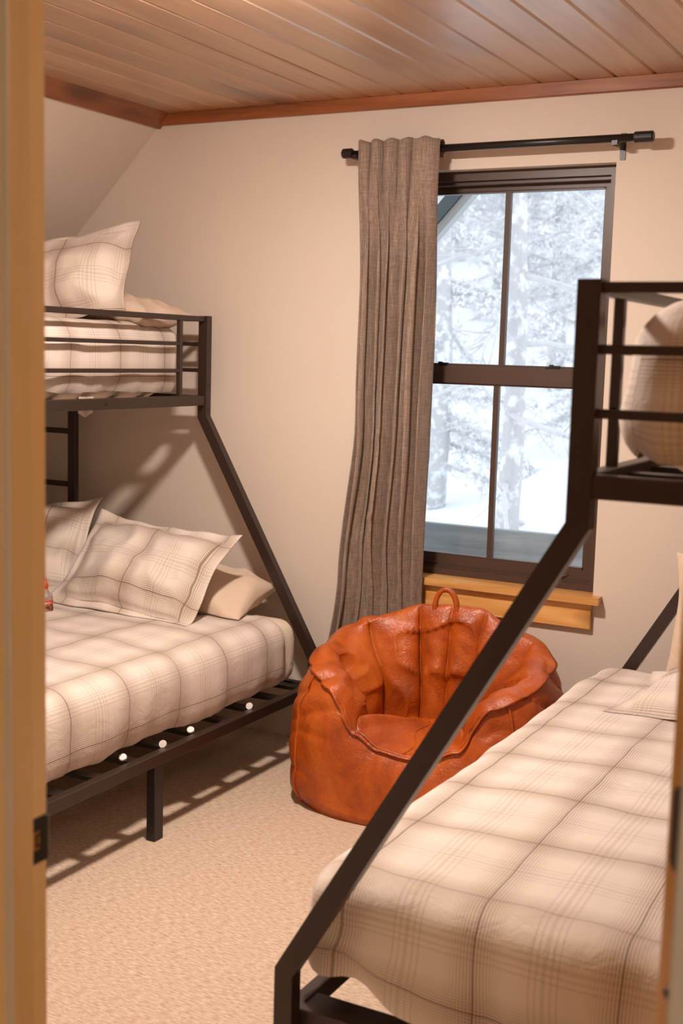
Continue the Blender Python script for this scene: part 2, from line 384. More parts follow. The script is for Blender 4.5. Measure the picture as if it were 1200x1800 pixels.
# door leaf, opened into the room
th = 0.044; dl = 0.80
door = thing('door_1', 'pine door swung open into the bedroom, its hinge edge showing a dark hinge', 'door', (-0.249,1.233,0.0), math.atan2(0.68,0.73), kind='structure')
obj('door_leaf', B((0,0,0.012),(dl,th,2.03),0.002), 'door', door)
hg = obj('hinge', None or (lambda: (lambda bm: bm)(bmesh.new()))(), 'metal', door)
def hinge_mesh(z0, z1):
    bm = bmesh.new(); pts = []; r = 0.014; w0, w1 = 0.002, 0.034
    pts = [(w0,z0),(w0,z1)] + [(w1-r+r*math.cos(t), z1-r+r*math.sin(t)) for t in [math.pi/2*(1-i/6) for i in range(7)]] + [(w1-r+r*math.cos(t), z0+r+r*math.sin(t)) for t in [-math.pi/2*i/6 for i in range(7)]]
    prism(bm, pts, lambda p: (-0.0015,p[0],p[1]), lambda p: (0.001,p[0],p[1]))
    cyl(bm, (-0.004,-0.004,z0), (-0.004,-0.004,z1), 0.006, seg=12)
    bmesh.ops.recalc_face_normals(bm, faces=bm.faces[:])
    me = bpy.data.meshes.new('hinge'); bm.to_mesh(me); bm.free(); me.materials.append(MAT['metal']); return me
hg.data = hinge_mesh(0.976, 1.068); hg['label'] = 'dark bronze hinge with rounded corners'
for z0 in (0.25, 1.72):
    new_obj('hinge', hinge_mesh(z0, z0+0.092), None, door)
bm = bmesh.new(); lathe(bm, [(0.001,-0.006),(0.0055,-0.005),(0.0075,0),(0.0055,0.005),(0.001,0.006)], 14)
bp = obj('bumper', bm, 'black', door, True, (-0.001,0.016,0.846)); bp.rotation_euler = (0,math.pi/2,0)
bm = bmesh.new(); cyl(bm, (dl-0.07,-0.05,0.93), (dl-0.07,th+0.05,0.93), 0.012)
for s_ in (-0.05, th+0.05):
    for a_ in range(1): lathe(bm, [(0.004,-0.024),(0.02,-0.018),(0.027,0),(0.02,0.018),(0.004,0.024)], 14, (dl-0.07,s_,0.93))
obj('knob', bm, 'black', door, True)

# ------------------------------------------------------------------ window
win = thing('window_1', 'dark bronze double hung window with a centre muntin, looking on snowy trees', 'window', (0,0,0), kind='structure')
FY0, FY1 = 4.125, 4.26
obj('frame', boxes([((OX0,FY0,OZ0-0.02),(OX0+0.03,FY1,OZ1)),((OX1-0.030,FY0,OZ0-0.02),(OX1,FY1,OZ1)),((OX0+0.03,FY0,OZ1-0.032),(OX1-0.03,FY1,OZ1)),((OX0+0.03,FY0+0.02,OZ1-0.044),(OX1-0.03,FY1,OZ1-0.032)),((OX0+0.03,FY0,OZ0-0.02),(OX1-0.03,FY1,OZ0+0.026)),((OX0+0.03,FY0+0.012,OZ0+0.026),(OX1-0.03,FY1,OZ0+0.034))]), 'frame', win)
def sash(nm, y0, y1, x0, x1, z0, z1, wl, wb, wt, mx, lab):
    s_ = obj(nm, boxes([((x0,y0,z0),(x0+wl,y1,z1)),((x1-wl,y0,z0),(x1,y1,z1)),((x0+wl,y0,z0),(x1-wl,y1,z0+wb)),((x0+wl,y0,z1-wt),(x1-wl,y1,z1)),
                        ((x0+wl,y0+0.006,z0+wb),(x0+wl+0.006,y1,z1-wt)),((x1-wl-0.006,y0+0.006,z0+wb),(x1-wl,y1,z1-wt)),((x0+wl,y0+0.006,z0+wb),(x1-wl,y1,z0+wb+0.006)),((x0+wl,y0+0.006,z1-wt-0.006),(x1-wl,y1,z1-wt))]), 'frame', win)
    obj('muntin', B((mx-0.010,y0+0.008,z0+wb),(mx+0.010,y1-0.004,z1-wt)), 'frame', s_)
    ym = (y0+y1)/2+0.004
    obj('pane', B((x0+wl-0.002,ym,z0+wb-0.002),(mx-0.008,ym+0.004,z1-wt+0.002)), 'glass', s_)
    obj('pane', B((mx+0.008,ym,z0+wb-0.002),(x1-wl+0.002,ym+0.004,z1-wt+0.002)), 'glass', s_)
    return s_
MXW = -1.613
ls = sash('lower_sash', 4.148, 4.178, OX0+0.028, OX1-0.028, 0.728, 1.462, 0.034, 0.044, 0.060, MXW, '')
us = sash('upper_sash', 4.184, 4.214, OX0+0.028, OX1-0.028, 1.415, 2.112, 0.034, 0.050, 0.034, MXW, '')
for lx in (-1.83, -1.41):
    bm = bmesh.new(); box(bm, (lx-0.025,4.150,1.461),(lx+0.025,4.176,1.467),0.002); box(bm, (lx-0.012,4.152,1.466),(lx+0.03,4.162,1.474),0.002); cyl(bm, (lx-0.005,4.163,1.466), (lx-0.005,4.163,1.477), 0.008, seg=10)
    obj('sash_lock', bm, 'black', ls)
for lx in (-1.86, -1.36):
    bm = bmesh.new(); tube(bm, [(lx-0.03+0.06*i/8, 4.1855-0.006*math.sin(math.pi*i/8), 2.096+0.006*math.sin(math.pi*i/8)) for i in range(9)], 0.003, 6)
    obj('tilt_latch', bm, 'frame', us, True)
    bm = bmesh.new(); tube(bm, [(lx-0.03+0.06*i/8+0.02, 4.149-0.008*math.sin(math.pi*i/8), 0.750-0.006*math.sin(math.pi*i/8)) for i in range(9)], 0.003, 6)
    obj('sash_lift', bm, 'frame', ls, True)
sill = tag(obj('trim_9', boxes([((OX0,D+0.0005,0.676),(OX1,FY0+0.005,0.702)),((OX0-0.03,4.03,0.676),(OX1+0.032,D,0.702))]), 'pine'), 'yellow pine window sill board', 'window sill', kind='structure')
tag(obj('trim_10', B((OX0-0.002,4.052,0.586),(OX1+0.002,D+0.005,0.677),0.002), 'pine'), 'yellow pine apron board with knots under the window sill', 'trim', kind='structure')

# ------------------------------------------------------------------ curtain rod and curtain
RY, RZ = 3.985, 2.2
rod = thing('curtain_rod', 'black metal curtain rod with cylinder finials above the window', 'curtain rod', (-1.61,RY,RZ))
bm = bmesh.new(); cyl(bm, (-0.55,0,0), (0.1,0,0), 0.009); obj('inner_rod', bm, 'black', rod, True)
bm = bmesh.new(); cyl(bm, (-0.20,0,0.0), (0.54,0,0.0), 0.0125); obj('outer_rod', bm, 'black', rod, True)
for x0, x1, r in ((-0.556,-0.515,0.0175),(0.490,0.553,0.0175)):
    bm = bmesh.new(); lathe(bm, [(r*0.8,0),(r,0.004),(r,abs(x1-x0)-0.004),(r*0.8,abs(x1-x0))], 20)
    f_ = obj('finial', bm, 'black', rod, False, (x0,0,0)); f_.rotation_euler = (0,math.pi/2,0)
for bx in (-0.50, 0.432):
    bm = bmesh.new(); box(bm, (bx-0.009,D-RY-0.004,-0.055),(bx+0.009,D-RY+0.001,0.03)); box(bm, (bx-0.005,-0.004,-0.022),(bx+0.005,D-RY,-0.010)); box(bm, (bx-0.009,-0.016,-0.022),(bx+0.009,0.016,-0.008))
    obj('bracket', bm, 'black', rod)
def curtain():
    zt, zb = 2.232, 0.035; nu, nv = 260, 130
    # fold profile: irregular pleats, tight at top, drifting towards the hem
    cr  = [0.0,0.075,0.235,0.345,0.52,0.735,0.875,1.0]
    dep = [0.030,0.075,0.040,0.085,0.070,0.090,0.060]      # fold heights
    def fn(i, j):
        u = i/nu; v = j/nv; z = zt+(zb-zt)*v
        xl = interp([(0,-2.088),(0.45,-2.098),(0.7,-2.15),(1.0,-2.235)], v); xr = interp([(0,-1.776),(0.25,-1.800),(1.0,-1.815)], v)
        uu = u+0.02*math.sin(4.0*v+6*u)*4*u*(1-u)+0.02*(v-0.5)*math.sin(5*u)
        q = 0
        while q < len(cr)-2 and uu > cr[q+1]: q += 1
        t = max(0, min(1, (uu-cr[q])/(cr[q+1]-cr[q])))
        f = max(0.0, math.sin(math.pi*t))**0.5
        amp = dep[q]*(0.5+0.5*smooth(0.03,0.22,v))*(1+0.25*nz(q*3.1,v*3,2))
        y = RY+0.040-amp*f
        # secondary soft folds inside the wide panels
        y += 0.010*math.sin(2*math.pi*(uu*9+0.6*v))*smooth(0.05,0.3,v)*0.6
        y += 0.014*nz(u*5,v*4,1.5)+0.005*nz(u*16,v*9,7.1)
        # pinch pleats at the heading
        if v < 0.24: 
            g = 1-smooth(0.03,0.24,v); y = y*(1-g)+(RY-0.017-0.036*abs(math.sin(math.pi*(uu*6.0 if uu < 0.72 else 4.32+(uu-0.72)*2.4)))**0.5)*g
        x = xl+(xr-xl)*u + 0.020*math.sin(2*math.pi*t)*smooth(0.0,0.2,v)*min(1,(cr[q+1]-cr[q])*6)*(1 if 0 < q < 6 else 0.3)
        x += 0.006*nz(u*3,v*4,3.3)
        # handling creases across the cloth
        for cv, cu_, ca in ((0.47,0.4,0.006),(0.60,0.42,0.007),(0.40,0.2,0.004),(0.645,0.25,0.005)):
            y -= ca*math.exp(-((v-cv+0.03*(u-cu_))/0.006)**2)*math.exp(-((u-cu_)/0.12)**2)
        y = min(y, D-0.006)
        if 0.60 < v: y = min(y, 4.03-0.006)
        # behind the bean bag the folds are pressed back against the wall
        pr = (1-smooth(0.50,0.90,z))*smooth(-2.11,-1.98,x)
        y = y*(1-pr)+(4.013+max(-0.018, min(0.009, (y-3.985)*0.35)))*pr
        return (x, y, z+0.004*math.sin(u*31))
    me = grid_mesh('curtain', nu, nv, fn)
    return me
cu = thing('curtain', 'grey brown linen curtain gathered beside the window, behind the leather bean bag', 'curtain', (0,0,0))
cpanel = new_obj('curtain_panel', curtain(), 'linen', cu, True)
def pocket(i, j):
    x = -2.086+0.308*i/60; a = math.pi*(0.5-j/12) if j <= 6 else None
    if j <= 6:                                        # over the top of the rod, front to back
        t = j/6; return (x, RY-0.018+0.036*t, RZ+0.020+0.010*math.sin(math.pi*t))
    return (x, RY+0.018+0.001*math.sin(i*0.9), RZ+0.020-(j-6)*0.008)
new_obj('rod_pocket', grid_mesh('rod_pocket', 60, 12, pocket), 'linen', cu, True)
m_ = cpanel.modifiers.new('thickness', 'SOLIDIFY'); m_.thickness = 0.002

# ------------------------------------------------------------------ bunk beds
LB, WB = 2.0, 1.45
def bunk(loc, s, label, ladder_far, group):
    t = thing('bunk_bed', label, 'bunk bed', loc)
    def P(a, l, z): return (s*a, l, z)
    def bar(nm, lo, hi, bev=0.002, mat='metal', parent=t): return obj(nm, box(bmesh.new(), P(*lo), P(*hi), bev), mat, parent)
    w = 0.038; off = 0.513; z1, z2, zt = 0.365, 1.245, 1.622; ti = 0.032
    poly = [(0,0),(0,z1),(off,z2),(off,zt),(off+w,zt),(off+w,z2-0.27*w),(w,z1-0.27*w),(w,0)]
    for l0 in (0.0, LB-ti):
        bm = bmesh.new(); prism(bm, poly, lambda p: P(p[0],l0,p[1]), lambda p: P(p[0],l0+ti,p[1])); obj('front_post', bm, 'metal', t)
        bar('rear_post', (WB-w,l0,0), (WB,l0+ti,zt))
        li0, li1 = (l0+ti+0.002, l0+ti+0.030) if l0 == 0 else (l0-0.030, l0-0.002)
        bar('lower_end_rail', (w*0.6,li0,0.240), (WB-w*0.6,li1,0.276))
        for a0 in (0.030, WB-0.075):
            bar('corner_bracket', (a0,li0-0.006 if l0 else li0,0.215), (a0+0.045,li1 if l0 else li1+0.012,0.242), 0.002, 'black')
        bar('upper_end_rail', (off+w*0.75,l0+0.002,1.284), (WB-w*0.7,l0+ti-0.004,1.322))
        bar('guard_top_rail', (off+w*0.75,l0+0.006,1.601), (WB-w*0.7,l0+ti-0.006,1.618))
        for zb in (1.508, 1.409): bar('guard_bar', (off+w+0.002 if False else off+w*0.9,l0+0.008,zb), (WB-w*0.7,l0+ti-0.008,zb+0.015))
    # lower frame
    for a0 in (0.0, WB-0.03):
        bar('lower_side_rail', (a0,ti,0.236), (a0+0.03,LB-ti,0.275))
        bar('middle_leg', (a0,LB/2-0.022,0.0), (a0+0.032,LB/2+0.022,0.237), 0.002, 'black')
    n = 12
    for i in range(n):
        l = 0.09+i*(LB-0.18)/(n-1)
        bar('slat', (0.026,l-0.022,0.258), (WB-0.026,l+0.022,0.271), 0.0, 'black')
        if s < 0 and i in (5,6,7,9):
            bm = bmesh.new(); c0 = Vector(P(0.032+0.012*((i*7)%3),l-0.024,0.283)); nrm = Vector((0.25*(1 if s>0 else 1),-0.55,0.8)).normalized() if i%3 else Vector((0.2,-0.9,0.3)).normalized()
            cyl(bm, c0-nrm*0.002, c0+nrm*0.003, 0.0125, 0.0115, 16); obj('plastic_cap', bm, 'cap', t)
    # upper frame
    for a0, sp in ((off+0.004, 1), (WB-0.034, 0)):
        bar('upper_side_rail', (a0,ti,1.284), (a0+0.028,LB-ti,1.322))
        bar('guard_top_rail', (a0+0.004,ti,1.600), (a0+0.024,LB-ti,1.620))
        for zb in (1.508, 1.409): bar('guard_bar', (a0+0.007,0.172,zb), (a0+0.021,LB-0.172,zb+0.014))
        for l0 in (0.172, LB-0.190): bar('spindle', (a0+0.005,l0,1.320), (a0+0.023,l0+0.018,1.602))
        for l0 in (0.62, LB-0.62):
            bm = bmesh.new(); y_ = P(a0-0.002,l0,1.303); cyl(bm, y_, P(a0+0.004,l0,1.303), 0.007, seg=12); obj('bolt', bm, 'black', t)
    for l0 in (0.055, LB-0.055):
        for zb in (1.36, 1.268):
            bm = bmesh.new(); cyl(bm, P(off-0.0015,l0 if False else (0.016 if l0<1 else LB-0.016),zb), P(off+0.004,(0.016 if l0<1 else LB-0.016),zb), 0.005, seg=10); obj('bolt', bm, 'black', t)
    for i in range(n):
        l = 0.09+i*(LB-0.18)/(n-1)
        bar('upper_slat', (off+0.03,l-0.022,1.296), (WB-0.03,l+0.022,1.308), 0.0, 'black')
    # ladder built into one end
    l0 = LB-ti+0.002 if ladder_far else 0.002
    bar('ladder_upright', (1.157,l0,0.0), (1.195,l0+ti-0.006,1.286))
    for zr in (0.26,0.48,0.70,0.92,1.138): bar('ladder_rung', (1.190,l0+0.006,zr), (WB-w*0.7,l0+ti-0.010,zr+0.022))
    return t
bunk((-2.186,1.96,0), -1, 'dark metal twin over full bunk bed with ladder rungs, along the knee wall', True, None)
bunk((-1.114,1.87,0), 1, 'dark metal twin over full bunk bed beside the open pine door', False, None)

# ------------------------------------------------------------------ bedding
def soft_box(name, lo, hi, r, mat, step=0.028, crown=0.015, amp=0.006, ripple=0.008, seed=0, open_bottom=False, uvoff=(0,0), tuck=0.0, post=None, square_bottom=False, sleeve=False):
    lo, hi = Vector(lo), Vector(hi); c = (lo+hi)/2; h = (hi-lo)/2
    V = []; F = []; UV = []; key = {}
    def vid(p):
        k = (round(p[0],5),round(p[1],5),round(p[2],5))
        if k not in key: key[k] = len(V); V.append(Vector(p))
        return key[k]
    ns = [max(2, int(2*h[i]/step)) for i in range(3)]
    def face(ax, sg):
        a, b = [i for i in range(3) if i != ax]
        for i in range(ns[a]):
            for j in range(ns[b]):
                q = []
                for di, dj in ((0,0),(1,0),(1,1),(0,1)):
                    p = [0,0,0]; p[ax] = sg*h[ax]; p[a] = -h[a]+2*h[a]*(i+di)/ns[a]; p[b] = -h[b]+2*h[b]*(j+dj)/ns[b]; q.append(p)
                ids = [vid(p) for p in q]
                # orientation
                flip = (sg < 0) ^ (ax == 1)
                if flip: ids = ids[::-1]; q = q[::-1]
                F.append(ids)
                for p in q:
                    if ax == 2: u, v = p[0], p[1]
                    elif ax == 0: u, v = sg*(h[0]+h[2]-p[2]), p[1]
                    else: u, v = p[0], sg*(h[1]+h[2]-p[2])
                    UV.append((u+uvoff[0], v+uvoff[1]))
    for ax in range(3):
        for sg in (-1,1):
            if ax == 2 and sg < 0 and open_bottom: continue
            if ax == 1 and sg > 0 and sleeve: continue
            face(ax, sg)
    out = []
    for p in V:
        yfar = h[1] if sleeve else h[1]-r
        q = Vector([max(-(h[i]-r) if not (square_bottom and i == 2) else -h[i], min(yfar if i == 1 else h[i]-r, p[i])) for i in range(3)]); d = p-q
        if d.length > 1e-6: p2 = q+d.normalized()*r
        else: p2 = p.copy()
        nrm = d.normalized() if d.length > 1e-6 else Vector((0,0,1 if p.z > 0 else -1))
        fx, fy = p2.x/h.x, p2.y/h.y
        if p2.z > 0: p2.z += crown*(1-fx*fx)*(1-fy*fy)
        W = p2+c+Vector((seed*3.1,seed*1.7,0))
        k = amp*(nz(W.x*4,W.y*4,W.z*4+seed)+0.5*nz(W.x*11,W.y*11,W.z*11))
        # vertical ripples on the drops
        side = max(abs(nrm.x), abs(nrm.y)); low = smooth(0.4, -1.0, p2.z/h.z)
        along = W.y if abs(nrm.x) > abs(nrm.y) else W.x
        k += ripple*side*(0.35+0.9*low)*(nz(along*7, W.z*1.5, seed+4)+0.5*ridge(along*11+W.z*2, W.z*1.2, seed+9)*low-0.2)
        p2 += nrm*k
        if tuck and p2.z < 0:
            f = smooth(0, -1, p2.z/h.z)*tuck; p2.x -= math.copysign(f, p2.x)*side if abs(nrm.x) > 0.3 else 0; p2.y -= math.copysign(f, p2.y)*side if abs(nrm.y) > 0.3 else 0
        p2 = p2+c
        if post: p2 = post(p2)
        out.append(tuple(p2))
    me = bpy.data.meshes.new(name); me.from_pydata(out, [], F); me.update()
    uvl = me.uv_layers.new(name='UVMap'); uvl.data.foreach_set('uv', [x for uv in UV for x in uv])
    return new_obj(name, me, mat, None, True)
def bed_set(x0, x1, y0, y1, z0, z1, which, dcut=(0,0), seed=1, r=0.085, **kw):
    cut = dcut[1] > 0
    def swell(p):                                   # the bare end of the mattress fills out beyond the cover
        g = smooth(y1-dcut[1]+0.004, y1-dcut[1]+0.06, p.y) if cut else 0.0; q = p.copy(); xc = (x0+x1)/2
        q.x = xc+(p.x-xc)*(1+g*0.042/((x1-x0)/2)); q.z += 0.018*g*smooth(z0+0.06, z1-0.02, p.z); return q
    mt = soft_box('mattress', (x0+0.055,y0+0.055,z0),(x1-0.055,y1-(0.012 if cut else 0.055),z1-0.024), 0.07, 'mattress', 0.05 if not cut else 0.03, 0.0, 0.002, 0.002, seed, post=swell)
    tag(mt, 'cream mattress under the plaid cover, '+which, 'mattress')
    extra = kw.get('post'); lim = kw.get('lim')
    def fit(p):
        if extra: p = extra(p)
        q = p.copy()
        if cut:                                     # hem of the cover draws in
            g = smooth(y1-dcut[1]-0.05, y1-dcut[1], p.y); xc = (x0+x1)/2
            q.x = xc+(p.x-xc)*(1-g*0.022/((x1-x0)/2)); q.z -= 0.014*g*smooth(z0+0.1, z1, p.z)
        if lim:                                     # held in by the guard rails
            q.x = max(lim[0], min(lim[1], q.x)); q.y = max(lim[2], min(lim[3], q.y)); q.z = max(lim[4], q.z)
        return q
    dv = soft_box('plaid_duvet', (x0,y0+dcut[0],z0+0.004),(x1,y1-dcut[1],z1+0.008), r, 'plaid', 0.022, 0.02, kw.get('amp', 0.010), kw.get('ripple', 0.016), seed, True, (kw.get('uo',0),kw.get('vo',0)), 0.004, fit, kw.get('square', False), cut)
    dv = tag(dv, 'tan and ivory plaid duvet cover, '+which, 'duvet')
    BEDS.extend([mt, dv])
    return dv
BEDS = []
LLX0, LLX1 = -3.62, -2.225
bed_set(LLX0, LLX1, 2.0, 3.915, 0.273, 0.53, 'on the lower bed of the ladder bunk', (0,0.11), 1, vo=0.04, uo=0.0)
dv2 = bed_set(-3.585, -2.745, 2.01, 3.88, 1.31, 1.575, 'on the upper bed of the ladder bunk', (0,0.0), 2, lim=(-3.600,-2.7335,2.0,3.925,1.310))
hem = grid_mesh('loose_hem', 8, 5, lambda i,j: (-2.7365-0.004*j/5+0.002*math.sin(i*1.9), 3.238+0.075*i/8, 1.330-0.072*j/5*(1-0.22*abs(i/4-1))), lambda i,j: (0.02*i, 0.01*j))
new_obj('loose_hem', hem, 'plaid', dv2, True)
def lift_corner(p):
    # the near corner of the cover is pulled up and out towards the post
    g = smooth(-0.72,-1.06,p.x)*smooth(2.25,1.95,p.y); low = smooth(0.46,0.28,p.z)
    q = p.copy(); q.z += 0.075*g*low; q.x -= 0.014*g*low; q.y -= 0.006*g*low
    q.z += 0.012*g*math.sin(p.x*40+p.z*30)*low; q.y += 0.010*g*nz(p.x*12,p.z*18,3.0)
    e = smooth(2.06,1.94,p.y)*(1-g)
    q.y -= e*0.020*(0.5+0.5*math.sin(p.x*9+p.z*14))*smooth(0.53,0.40,p.z)
    return q
bed_set(-1.100, 0.29, 1.935, 3.84, 0.277, 0.53, 'on the lower bed beside the open door', (0,0.0), 3, uo=-0.098, vo=0.10, r=0.065, post=lift_corner, square=True)
bed_set(-0.556, 0.285, 1.925, 3.81, 1.312, 1.60, 'on the upper bed beside the open door', (0,0.0), 4, r=0.10, amp=0.018, ripple=0.02, lim=(-0.5665,0.300,1.9045,3.83,1.310))

def pillow(name, w, h, t, mat, loc, rot, label, seed=0, flange=0.04, group=None, sag=0.0, rest=None):
    nu, nv = 60, 44
    W2, H2 = w/2+flange, h/2+flange
    def side(sg):
        def fn(i, j):
            x = -W2+2*W2*i/nu; y = -H2+2*H2*j/nv
            a = max(0, 1-abs(x/(w/2))**2.6); b = max(0, 1-abs(y/(h/2))**2.6)
            th_ = t/2*(a**0.55)*(b**0.55) if a > 0 and b > 0 else 0
            # corners pull out, edges pull in
            px = x*(1-0.07*(1-abs(y/H2)**2)*abs(x/W2)**2); py = y*(1-0.09*(1-abs(x/W2)**2)*abs(y/H2)**2)
            k = 0.020*nz(x*6,y*6,seed+sg)+0.014*ridge(x*8+y*4,y*8-x*3,seed+2.2*sg)-0.004+0.006*nz(x*19,y*15,seed)
            edge = 0.024*nz(x*8,y*8,seed+5)*(1 if th_ < 0.004 else 0.5)
            z = sg*(th_+0.0015)+k*min(1,th_/0.03)*sg+edge
            z += -sag*(x/W2)**2
            return (px, py, z)
        return fn
    f1, f2 = side(1), side(-1)
    V = []; F = []; UV = []
    for i in range(nu+1):
        for j in range(nv+1): V.append(f1(i,j))
    n1 = len(V)
    for i in range(nu+1):
        for j in range(nv+1): V.append(f2(i,j))
    idx = lambda i,j: i*(nv+1)+j
    uv = lambda i,j: (-W2+2*W2*i/nu+seed*0.07, -H2+2*H2*j/nv+seed*0.11)
    for i in range(nu):
        for j in range(nv):
            F.append((idx(i,j),idx(i+1,j),idx(i+1,j+1),idx(i,j+1))); UV += [uv(i,j),uv(i+1,j),uv(i+1,j+1),uv(i,j+1)]
            F.append((n1+idx(i,j+1),n1+idx(i+1,j+1),n1+idx(i+1,j),n1+idx(i,j))); UV += [uv(i,j+1),uv(i+1,j+1),uv(i+1,j),uv(i,j)]
    for i in range(nu):
        for j, fl in ((0,True),(nv,False)):
            q = (idx(i,j),n1+idx(i,j),n1+idx(i+1,j),idx(i+1,j)); F.append(q if fl else q[::-1]); UV += [uv(i,j)]*4
    for j in range(nv):
        for i, fl in ((0,False),(nu,True)):
            q = (idx(i,j),n1+idx(i,j),n1+idx(i,j+1),idx(i,j+1)); F.append(q if fl else q[::-1]); UV += [uv(i,j)]*4
    me = bpy.data.meshes.new(name); me.from_pydata(V, [], F); me.update()
    l_ = me.uv_layers.new(name='UVMap'); l_.data.foreach_set('uv', [c for u in UV for c in u])
    o = new_obj(name, me, mat, None, True); o.location = loc; o.rotation_euler = rot
    if rest:
        mw = Matrix.Translation(Vector(loc)) @ Euler(rot).to_matrix().to_4x4(); inv = mw.inverted()
        trees_ = [(BVHTree.FromPolygons([m2 @ v.co for v in q.data.vertices], [tuple(f.vertices) for f in q.data.polygons])) for q, m2 in rest]
        for v in me.vertices:
            w_ = mw @ v.co; top = None
            for bt_ in trees_:
                hit = bt_.ray_cast(Vector((w_.x,w_.y,w_.z+0.30)), Vector((0,0,-1)), 0.6)[0]
                if hit is not None and hit.z < w_.z+0.22: top = hit.z if top is None else max(top, hit.z)
            if top is not None and w_.z < top+0.006:
                w_.z = top+0.0015+0.0045*math.exp(-(top+0.006-w_.z)/0.0045); v.co = inv @ w_
        me.update()
    PIL[label] = (o, Matrix.Translation(Vector(loc)) @ Euler(rot).to_matrix().to_4x4())
    return tag(o, label, 'pillow', group)
PIL = {}; ID = Matrix.Identity(4)
R_ = math.radians
bd = [[(BEDS[2*i],ID),(BEDS[2*i+1],ID)] for i in range(4)]
pc = 'plain cream pillow lying behind a plaid pillow, lower bed of the ladder bunk'
pillow('pillow', 0.58, 0.36, 0.14, 'pillow', (-2.66,3.80,0.602), (R_(12),R_(5),R_(6)), pc, 3.4, 0.0, rest=bd[0])
pillow('pillow', 0.58, 0.36, 0.17, 'plaid', (-2.74,3.595,0.690), (R_(46),R_(3),R_(-2)), 'plaid pillow leaning on the plain cream pillow, lower bed of the ladder bunk', 1, rest=bd[0]+[PIL[pc]])
pillow('pillow', 0.58, 0.36, 0.17, 'plaid', (-3.37,3.60,0.71), (R_(52),R_(-4),R_(14)), 'plaid pillow nearest the knee wall, lower bed of the ladder bunk', 2.7, rest=bd[0])
pu = 'plain cream pillow lying on the upper bed under the slope'
pillow('pillow', 0.56, 0.33, 0.12, 'pillow', (-3.02,3.745,1.632), (R_(4),R_(5),R_(3)), pu, 5.2, 0.0, rest=bd[1])
pillow('pillow', 0.56, 0.31, 0.16, 'plaid', (-3.081,3.52,1.735), (R_(60),R_(-10),R_(8)), 'plaid pillow propped up on the upper bed under the slope', 4.1, rest=bd[1]+[PIL[pu]])
pillow('pillow', 0.56, 0.38, 0.13, 'pillow', (-0.572,3.705,0.740), (R_(78),0,R_(-3)), 'plain cream pillow standing at the head of the lower bed beside the open door', 7.1, 0.0, rest=bd[2])
pillow('pillow', 0.56, 0.32, 0.13, 'plaid', (-0.58,3.425,0.578), (R_(7),R_(-5),R_(-6)), 'plaid pillow lying on the lower bed beside the open door', 6.3, rest=bd[2])
# a bottle standing on the lower bed against the plaid pillow
bt = thing('bottle', 'small clear bottle with red cap and red edged label on the plaid bed', 'bottle', (-2.968,3.33,0.545))
bm = bmesh.new(); lathe(bm, [(0.024,0),(0.028,0.004),(0.028,0.058),(0.026,0.068),(0.016,0.080),(0.010,0.090),(0.010,0.098)], 24); obj('body', bm, 'clear', bt, True)
bm = bmesh.new(); lathe(bm, [(0.0287,0.012),(0.0287,0.048)], 24); lb = obj('label', bm, 'label', bt, True)
for z0 in (0.009,0.047):
    bm = bmesh.new(); lathe(bm, [(0.0289,z0),(0.0289,z0+0.0045)], 24); obj('label_edge', bm, 'red', lb)
bm = bmesh.new(); lathe(bm, [(0.012,0.094),(0.0115,0.108),(0.007,0.112),(0.0055,0.128),(0.003,0.130)], 20); obj('cap', bm, 'red', bt, True)

